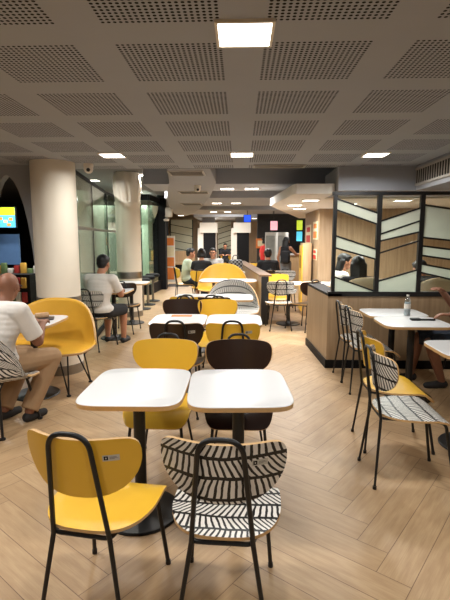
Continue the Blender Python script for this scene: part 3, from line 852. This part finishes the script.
# neighbouring shop through the arch
ms = empty('menu_screen', 'bright blue and lime menu screen in the neighbouring shop at left edge', 'screen', (-4.42, 8.2, 1.92))
finish('casing', bx(-.33, .33, .002, .05, -.19, .19), BLACKM, ms, smooth=False)
finish('display', bx(-.32, .32, -.004, .002, -.18, .18), mat('sky_screen', (84, 176, 216), .3, var=.2, scale=4, emit=.9), ms, smooth=False)
finish('banner', bx(-.1, .32, -.007, -.004, .04, .18), mat('lime_screen', (184, 206, 40), .3, var=.1, emit=.9), ms, smooth=False)
b = newbm()
for k in range(7): add_lathe(b, [(.035, -.008), (.035, -.004)], (0, 0, 0), 12)
b.free()
for k, (x, z, m) in enumerate(((.05, -.02, 'o'), (.14, -.07, 'y'), (.24, -.03, 'o'), (-.02, -.12, 'y'), (.2, -.13, 'o'))):
    finish('menu_picture', bx(x-.035, x+.035, -.008, -.004, z-.025, z+.025), mat('dish_' + m, (236, 150, 60) if m == 'o' else (240, 224, 150), .4, emit=.7), ms, smooth=False)
win4 = finish('window_3', bx(-4.7, -4.15, 8.4, 8.42, 1.05, 1.62), mat('dusk_window', (70, 96, 130), .3, var=.2, emit=.35)); win4['kind'] = 'structure'
bb = empty('shop_counter', 'cluttered dark counter in the neighbouring shop', 'counter', (-4.0, 8.0, 0))
finish('body', bx(-1.2, .7, 0, .5, 0, .85), BLACKM, bb, smooth=False); finish('worktop', bx(-1.25, .75, -.05, .55, .85, .9), STEEL, bb, smooth=False)
for k in range(8):
    x = -4.55 + k*.12
    o = finish('packet', bx(-.045, .045, -.04, .04, 0, .1+.05*(k % 3), None, .008), mat('packet_%d' % (k % 4), [(150, 40, 36), (196, 150, 60), (90, 110, 70), (200, 196, 186)][k % 4], .5), loc=(x, 8.1, .9))
    tag(o, 'small coloured packet on the dark counter of the neighbouring shop', 'packet', 'packets on the neighbouring counter')
rk = empty('snack_rack', 'rack of red and pale packets beside the plain column seen through the arch', 'rack', (-3.72, 7.3, 0))
finish('frame', bx(-.2, .25, 0, .3, 0, .95), BLACKM, rk, smooth=False)
for r_ in range(3):
    for k in range(4): finish('packet', bx(-.18+k*.1, -.1+k*.1, -.05, 0, .25+r_*.24, .42+r_*.24, None, .008), mat('packet_%d' % ((k+r_) % 4), (0, 0, 0)), rk)

# ================================================================ SMALL THINGS ON TABLES
bt = empty('water_bottle', 'clear water bottle with white label on the table beside the low wall', 'bottle', (1.74, 4.68, .7505))
PLAS = glass_material('clear_plastic', (.86, .9, .92), .3)
finish('bottle_body', add_lathe(newbm(), [(.028, 0), (.032, .006), (.032, .05), (.030, .06), (.032, .07), (.032, .14), (.024, .17), (.0125, .192), (.0125, .202)], seg=24), PLAS, bt)
finish('water', add_lathe(newbm(), [(.029, .004), (.029, .13), (.025, .14)], seg=24), mat('water_tint', (196, 204, 206), .1), bt)
finish('label_band', add_lathe(newbm(), [(.0325, .075), (.0325, .125)], seg=24, caps=False), WHITEP, bt)
finish('cap', add_lathe(newbm(), [(.0145, .2), (.0145, .217)], seg=20), WHITEP, bt)
o = newbm(); add_box(o, (0, 0, .012), (.10, .06, .024), .011); add_box(o, (.12, .0, .008), (.14, .035, .016), .006)
ph = finish('pouch', o, mat('dark_pouch', (28, 28, 32), .5), loc=(1.72, 4.40, .7505)); tag(ph, 'dark pouch and strap lying on the table in front of the water bottle', 'pouch')
o = newbm(); add_box(o, (0, 0, .0045), (.15, .075, .009), .004); pp = finish('phone', o, mat('dark_blue_phone', (26, 30, 52), .25), loc=(1.62, 3.13, .7505)); tag(pp, 'dark phone lying on the table at the right edge', 'phone')
tr = newbm(); add_box(tr, (0, 0, .006), (.24, .17, .012), .005); tro = finish('tray', tr, mat('dark_tray', (46, 44, 46), .4), loc=(-1.97, 4.34, .7505)); tro.rotation_euler = (0, 0, R(20)); tag(tro, 'small dark tray in front of the bald man', 'tray')
bxo = newbm(); add_box(bxo, (0, 0, .025), (.13, .05, .05), .012); wr = finish('wrapped_snack', bxo, mat('wrapper', (198, 160, 120), .6, var=.4, scale=30), loc=(-1.97, 4.36, .7625)); wr.rotation_euler = (0, 0, R(35)); tag(wr, 'wrapped snack on the small dark tray', 'snack')
o = newbm(); add_box(o, (0, 0, .001), (.21, .10, .002)); fl = finish('flyer', o, ORG, loc=(-.60, 4.58, .7508)); tag(fl, 'orange printed flyer on the second row left table', 'flyer')
o = newbm(); add_box(o, (0, 0, .03), (.1, .14, .06), .01); bw = finish('food_carton', o, WHITEP, loc=(-1.86, 6.75, .7505)); tag(bw, 'white food carton in front of the seated person in white tee', 'carton')
# checked handbag on the divider
def checks():
    t = NT('checked_fabric'); ch = t.n('TexChecker'); ch.inputs['Scale'].default_value = 22
    ch.inputs[1].default_value = lin((20, 20, 22)); ch.inputs[2].default_value = lin((150, 150, 150)); t.l(t.coord(), ch.inputs[0]); t.l(ch.outputs[0], t.b.inputs[0]); return t.m
hb = empty('handbag', 'black and white checked handbag on the table beside the trio', 'bag', (-.10, 10.55, .7505), R(10))
b = newbm(); add_box(b, (0, 0, .14), (.32, .18, .32), .05); finish('body', b, checks(), hb)
b = newbm(); add_tube(b, fillet([(-.08, 0, .25), (-.06, 0, .40), (.06, 0, .40), (.08, 0, .25)], .06), .01); finish('handle', b, BLACK, hb)

# ================================================================ PEOPLE
def capsule(bm, a, b, ra, rb, seg=14, flat=False):
    a, b = Vector(a), Vector(b); d = (b-a); L = d.length or 1e-4; d = d/L
    prof = []
    if flat: prof = [(0, ra), (1, rb)]
    u, v = frame_at(d); rings = []
    steps = []
    if not flat:
        for i in range(1, 5):
            t = math.pi/2*i/5; steps.append((-ra*math.cos(t), ra*math.sin(t)))
    steps += [(0, ra), (L*.5, (ra+rb)/2), (L, rb)]
    if not flat:
        for i in range(4, 0, -1):
            t = math.pi/2*i/5; steps.append((L+rb*math.cos(t), rb*math.sin(t)))
    for s, r in steps: rings.append([bm.verts.new(a+d*s+(u*math.cos(2*math.pi*k/seg)+v*math.sin(2*math.pi*k/seg))*r) for k in range(seg)])
    for p, q in zip(rings, rings[1:]):
        for k in range(seg): bm.faces.new((p[k], p[(k+1) % seg], q[(k+1) % seg], q[k]))
    bm.faces.new(rings[0][::-1]); bm.faces.new(rings[-1])
def ellipsoid(bm, c, r, rot=None, u=20, v=14):
    m = Matrix.Translation(Vector(c)) @ (rot.to_4x4() if rot else Matrix.Identity(4)) @ Matrix.Diagonal(Vector((*r, 1)))
    bmesh.ops.create_uvsphere(bm, u_segments=u, v_segments=v, radius=1, matrix=m)
def remeshed(name, bm, mats, parent, vox=.008, smooth=4):
    bmesh.ops.recalc_face_normals(bm, faces=bm.faces[:])
    me = bpy.data.meshes.new('tmp'); bm.to_mesh(me); bm.free()
    o = bpy.data.objects.new('tmp', me); COL.objects.link(o)
    r = o.modifiers.new('r', 'REMESH'); r.mode = 'VOXEL'; r.voxel_size = vox
    s = o.modifiers.new('s', 'SMOOTH'); s.iterations = smooth; s.factor = .5
    dg = bpy.context.evaluated_depsgraph_get(); dg.update()
    me2 = bpy.data.meshes.new_from_object(o.evaluated_get(dg)); me2.name = name
    bpy.data.objects.remove(o); bpy.data.meshes.remove(me)
    me2.materials.clear()
    for m in (mats if isinstance(mats, list) else [mats]): me2.materials.append(m)
    for p in me2.polygons: p.use_smooth = True; p.material_index = 0
    o2 = bpy.data.objects.new(name, me2); COL.objects.link(o2); o2.parent = parent
    return o2
SIT = dict(pelvis=(0, 0, .55), chest=(0, .03, .93), neck=(0, .06, 1.06), head=(0, .10, 1.185), look=(0, 1, -.15),
           el=(-.24, .12, .74), wl=(-.12, .34, .80), er=(.24, .12, .74), wr=(.12, .34, .80),
           kl=(-.13, .43, .50), al=(-.13, .42, .09), kr=(.13, .43, .50), ar=(.13, .42, .09))
STAND = dict(pelvis=(0, 0, .95), chest=(0, .0, 1.33), neck=(0, .02, 1.46), head=(0, .05, 1.59), look=(0, 1, -.1),
           el=(-.25, -.02, 1.10), wl=(-.26, .08, .85), er=(.25, .05, 1.10), wr=(.22, .28, 1.05),
           kl=(-.10, .03, .50), al=(-.10, 0, .09), kr=(.10, .03, .50), ar=(.10, 0, .09))
def person(label, loc, deg, pose, shirt=TEE, trousers=DARKC, short=True, sleeve=.8, hair='short', skin=SKIN, vox=.009, build=1.0, shoes=RUB, extra=None, tank=False, size=1.0):
    P = {k: Vector(v) for k, v in pose.items()}
    root = empty('person', label, 'person', loc, R(deg))
    pel, ch, nk, hd = P['pelvis'], P['chest'], P['neck'], P['head']
    B = build
    shl = ch + Vector((-.175*B, .0, .05)); shr = ch + Vector((.175*B, .0, .05))
    hipl = pel + Vector((-.09, .02, -.02)); hipr = pel + Vector((.09, .02, -.02))
    look = P['look'].normalized(); side = look.cross(Vector((0, 0, 1))).normalized(); upv = side.cross(look)
    rot = Matrix((side, look, upv)).transposed()
    def hp(x, y, z): return hd + side*x + look*y + upv*z
    def torso(bm, g, z0=0, z1=1):
        n = 9
        for i in range(n+1):
            s = i/n
            if s < z0 or s > z1: continue
            p = pel.lerp(ch, s); p = p + Vector((0, -.03*math.sin(s*math.pi), 0))
            rx = (.165 - .035*math.sin(min(1, s*1.5)*math.pi)*(1 if s < .67 else .3) + .0*s)*B; ry = (.125 - .02*math.sin(s*math.pi))*B
            ellipsoid(bm, p, (rx+g, ry+g, .085+g*.5))
        ellipsoid(bm, ch+Vector((0, -.01, .045)), (.165*B+g, .095*B+g, .075+g))
    bm = newbm(); torso(bm, 0)
    capsule(bm, ch+Vector((0, 0, .06)), nk+Vector((0, 0, .03)), .068, .055); capsule(bm, nk, hp(0, -.02, -.04), .056, .056)
    for sh, e, wv in ((shl, P['el'], P['wl']), (shr, P['er'], P['wr'])):
        capsule(bm, ch+Vector((0, 0, .045)), sh, .07, .062*B); capsule(bm, sh, e, .056*B, .043*B); capsule(bm, e, wv, .042*B, .028*B)
        # hand: palm, four fingers, thumb
        dr = (wv-e).normalized(); dr = (dr + Vector((0, 0, -.25))).normalized(); lat = dr.cross(Vector((0, 0, 1)))
        lat = lat.normalized() if lat.length > .1 else Vector((1, 0, 0)); dn = lat.cross(dr)
        if dn.z > 0: dn = -dn
        pc = wv + dr*.05
        for q in (-.026, -.009, .009, .026): capsule(bm, wv+lat*q*.6, wv+dr*.09+lat*q, .017, .013, 10)
        for q, ln in ((-.033, .058), (-.011, .072), (.011, .076), (.033, .068)):
            k0 = wv+dr*.085+lat*q; k1 = k0+dr*ln*.5+dn*.012+lat*q*.15; k2 = k1+dr*ln*.35+dn*ln*.45
            capsule(bm, k0, k1, .0105, .0095, 8); capsule(bm, k1, k2, .0095, .008, 8)
        ts = 1 if (lat.x*(1 if sh.x < 0 else -1)) > 0 else -1
        t0 = wv+dr*.025+lat*ts*.026; t1 = t0+dr*.035+lat*ts*.022+dn*.008; t2 = t1+dr*.032+dn*.01
        capsule(bm, t0, t1, .014, .011, 8); capsule(bm, t1, t2, .011, .009, 8)
    for h, k, a in ((hipl, P['kl'], P['al']), (hipr, P['kr'], P['ar'])):
        capsule(bm, h, k, .088*B, .058*B); capsule(bm, k, k.lerp(a, .35), .056*B, .054*B); capsule(bm, k.lerp(a, .35), a, .054*B, .036*B)
        fd = Vector((a.x*.3, 1, 0)).normalized()
        capsule(bm, a+Vector((0, -.02, -.045)), a+fd*.12+Vector((0, 0, -.06)), .036, .028)
    ellipsoid(bm, hp(0, -.012, .025), (.077, .098, .092), rot); ellipsoid(bm, hp(0, .03, -.045), (.057, .065, .065), rot); ellipsoid(bm, hp(0, .068, -.085), (.028, .026, .024), rot)
    capsule(bm, hp(0, .088, .01), hp(0, .108, -.028), .010, .014, 8); ellipsoid(bm, hp(0, .085, .03), (.05, .015, .012), rot)
    ellipsoid(bm, hp(0, .093, -.062), (.022, .012, .009), rot)
    for s in (-1, 1):
        ellipsoid(bm, hp(s*.080, -.012, -.005), (.012, .022, .034), rot)
        ellipsoid(bm, hp(s*.05, .06, -.02), (.02, .02, .02), rot)
    body = remeshed('body', bm, [skin, EYE, LIP], root, vox)
    for p in body.data.polygons:
        v = p.center - hd; q = (v.dot(side), v.dot(look), v.dot(upv))
        if q[1] > .05 and abs(abs(q[0])-.032) < .014 and abs(q[2]-.008) < .007: p.material_index = 1
        elif q[1] > .07 and abs(q[0]) < .024 and abs(q[2]+.064) < .006: p.material_index = 2
    # clothes
    bm = newbm(); torso(bm, .014)
    if not tank:
        for sh, e in ((shl, P['el']), (shr, P['er'])):
            capsule(bm, ch+Vector((0, 0, .045)), sh, .080, .074*B); capsule(bm, sh, sh.lerp(e, .25), .073*B, .069*B); capsule(bm, sh, sh.lerp(e, sleeve), .071*B, .066*B, flat=True)
    capsule(bm, ch+Vector((0, 0, .05)), ch.lerp(nk, .8), .085, .07, flat=True)
    ellipsoid(bm, pel+Vector((0, 0, .02)), (.185*B, .145*B, .10))
    remeshed('shirt', bm, shirt, root, vox, 6)
    bm = newbm(); ellipsoid(bm, pel+Vector((0, .0, -.01)), (.175*B, .135*B, .10))
    for h, k, a in ((hipl, P['kl'], P['al']), (hipr, P['kr'], P['ar'])):
        capsule(bm, h, h.lerp(k, .3), .10*B, .095*B)
        if short: capsule(bm, h, h.lerp(k, 1.02), .10*B, .082*B, flat=True)
        else:
            capsule(bm, h, k, .10*B, .078*B); capsule(bm, k, a+Vector((0, 0, .01)), .077*B, .066*B, flat=True)
    remeshed('shorts' if short else 'trousers', bm, trousers, root, vox, 4)
    for a in (P['al'], P['ar']):
        bm = newbm(); fd = Vector((a.x*.3, 1, 0)).normalized()
        capsule(bm, a+Vector((0, -.025, -.05)), a+fd*.05+Vector((0, 0, -.055)), .043, .042); capsule(bm, a+fd*.05+Vector((0, 0, -.057)), a+fd*.15+Vector((0, 0, -.062)), .042, .032)
        for v in bm.verts: v.co.z = max(v.co.z, .0)
        finish('shoe', bm, [shoes], root)
    if hair:
        bm = newbm()
        if hair == 'short':
            ellipsoid(bm, hp(0, -.028, .04), (.088, .100, .092), rot); ellipsoid(bm, hp(0, -.06, -.01), (.075, .055, .08), rot); ellipsoid(bm, hp(0, .03, .085), (.07, .06, .035), rot)
        if hair in ('long', 'bob', 'bun', 'tail'):
            ellipsoid(bm, hp(0, -.028, .04), (.091, .103, .094), rot); ellipsoid(bm, hp(0, .02, .085), (.072, .07, .035), rot)
            ln = {'long': .30, 'bob': .13, 'bun': .05, 'tail': .06}[hair]
            for s in (-1, -.5, 0, .5, 1):
                capsule(bm, hp(s*.066, -.055-.02*(1-abs(s)), .0), hp(s*.07, -.06-.03*(1-abs(s)), -ln), .045, .035)
        if hair == 'bun': ellipsoid(bm, hp(0, -.13, .09), (.05, .05, .045), rot)
        if hair == 'tail': capsule(bm, hp(0, -.11, .05), hp(.02, -.15, -.22), .035, .022)
        remeshed('hair', bm, HAIR, root, vox*.9, 3)
    if extra: extra(root, P, hp)
    root.scale = (size, size, size)
    return root
def pose(base, **k):
    d = dict(base); d.update(k); return d
# bald man at the left edge
def man_extra(root, P, hp):
    b = newbm(); ch = P['chest']
    pts = [ch+Vector((-.17, .02, .125)), ch+Vector((-.10, -.07, .115)), ch+Vector((-.02, -.135, .04)), ch+Vector((.07, -.165, -.08)), ch+Vector((.15, -.13, -.22)), ch+Vector((.175, -.06, -.30))]
    add_tube(b, pts, .011, 8); finish('bag_strap', b, BLACK, root)
    b = newbm()
    add_tube(b, [hp(.082, -.01, .022), hp(.078, .085, .018), hp(.03, .108, .012), hp(-.03, .108, .012), hp(-.078, .085, .018), hp(-.082, -.01, .022)], .0025, 6)
    finish('glasses', b, BLACK, root)
person('bald man in white tee and khaki trousers seated at left edge with his back turned', (-1.99, 3.53, 0), -22,
       pose(SIT, chest=(0, .08, .91), neck=(0, .12, 1.03), head=(.0, .16, 1.145), look=(-.5, 1, -.25),
            el=(-.24, .22, .72), wl=(-.12, .42, .80), er=(.25, .20, .70), wr=(.10, .40, .80),
            kl=(-.13, .40, .50), al=(-.08, .10, .09), kr=(.17, .42, .50), ar=(.15, .16, .09)),
       TEE, KHAKI, False, .85, None, SKIN2, .007, 1.12, RUB, man_extra)
person('dark-haired person in white tee and black shorts seated by the left glass wall', (-1.95, 6.17, 0), -12,
       pose(SIT, head=(0, .13, 1.19), look=(-.05, 1, -.3), er=(.25, .14, .76), wr=(.15, .36, .80)), TEE, DARKC, True, .75, 'short', SKIN, .009, 1.05)
person('person at the right edge in dark shorts and sandals, hand raised over the table', (2.38, 4.62, 0), 90,
       pose(SIT, chest=(0, -.05, .93), neck=(0, -.06, 1.06), head=(0, -.03, 1.19), er=(.27, .05, .80), wr=(.12, .27, 1.0), el=(-.24, .08, .74), wl=(-.18, .30, .80), kl=(-.12, .46, .50), al=(-.02, .28, .09), kr=(.17, .46, .50), ar=(.24, .50, .09)),
       TEE, DENIM, True, .8, 'short', SKIN2, .008, 1.05)
chair('brown', 2.41, 4.62, 90, 'dark brown chair under the person at the right edge', GR)
person('person with long dark hair in dark top behind the left glass pane', (1.56, 5.95, 0), -5, pose(SIT), DARKC, DARKC, True, .8, 'long', SKIN, .011, .95)
person('person in white shirt with short dark hair at far left behind the glass partition', (1.52, 7.0, 0), -80, pose(SIT, look=(.1, 1, -.2)), TEE, DARKC, False, .8, 'bob', SKIN, .011, .95)
chair('brown', 1.50, 7.0, -80, 'dark brown chair in the booth under the person in white shirt', GM)
person('person with dark hair seated behind the middle glass pane', (2.42, 6.02, 0), 0, pose(SIT, head=(0, .14, 1.13), look=(-.2, 1, -.4)), DARKC, DARKC, True, .8, 'short', SKIN, .011, .95)
# the trio in the distance
person('woman in black top with dark hair seated in the trio, her back turned', (-.86, 10.05, 0), 0, pose(SIT), DARKC, DARKC, True, .5, 'bun', SKIN, .012, .92)
person('person in pale green top seated on the left of the trio', (-1.27, 10.76, 0), -75, pose(SIT), mat('pale_green_cotton', (176, 186, 164), .9), DENIM, False, .8, 'short', SKIN, .012, 1)
person('man with glasses in grey tee facing the camera in the trio', (-.66, 11.2, 0), 176, pose(SIT, look=(0, 1, 0)), mat('grey_cotton', (150, 146, 142), .9), DENIM, False, .8, 'short', SKIN, .012, 1.05,
       extra=lambda root, P, hp: finish('glasses', add_tube(newbm(), [hp(.082, -.01, .022), hp(.078, .085, .018), hp(.03, .108, .012), hp(-.03, .108, .012), hp(-.078, .085, .018), hp(-.082, -.01, .022)], .004, 6), BLACK, root))
chair('yellow', -.86, 10.02, 0, 'yellow chair under the woman in black top', GM)
chair('yellow', -1.30, 10.76, -75, 'yellow chair under the person in pale green', GM)
chair('yellow', -.66, 11.23, 180, 'yellow chair under the man with glasses', GM)
# by the counter
person('person in red top with dark hair standing near the order kiosks', (.80, 15.0, 0), -60, pose(STAND), mat('red_cotton', (190, 44, 40), .9), DARKC, False, .7, 'bun', SKIN, .012, .9, size=.9)
person('person in dark top seated in front of the order kiosks', (.64, 10.2, 0), 5, pose(SIT), DARKC, DARKC, False, .8, 'short', SKIN, .012, 1)
chair('brown', .64, 10.17, 5, 'dark brown chair under the person in dark top by the kiosks', GM)
def backpack(root, P, hp):
    b = newbm(); add_box(b, tuple(P['pelvis']+Vector((.12, -.22, .18))), (.28, .16, .36), .06); finish('shoulder_bag', b, DARKC, root)
person('woman in black tank top and grey shorts with shoulder bag at the counter', (1.26, 12.55, 0), -35, pose(STAND, er=(.26, .2, 1.18), wr=(.25, .44, 1.2)), DARKC, mat('grey_denim', (120, 124, 130), .9), True, .3, 'long', SKIN, .012, .92, extra=backpack, tank=True, size=.92)
person('tiny figure with dark hair seated far off between the cream pillars', (-.68, 20.85, 0), 180, pose(SIT), DARKC, DARKC, False, .8, 'short', SKIN, .014, 1)
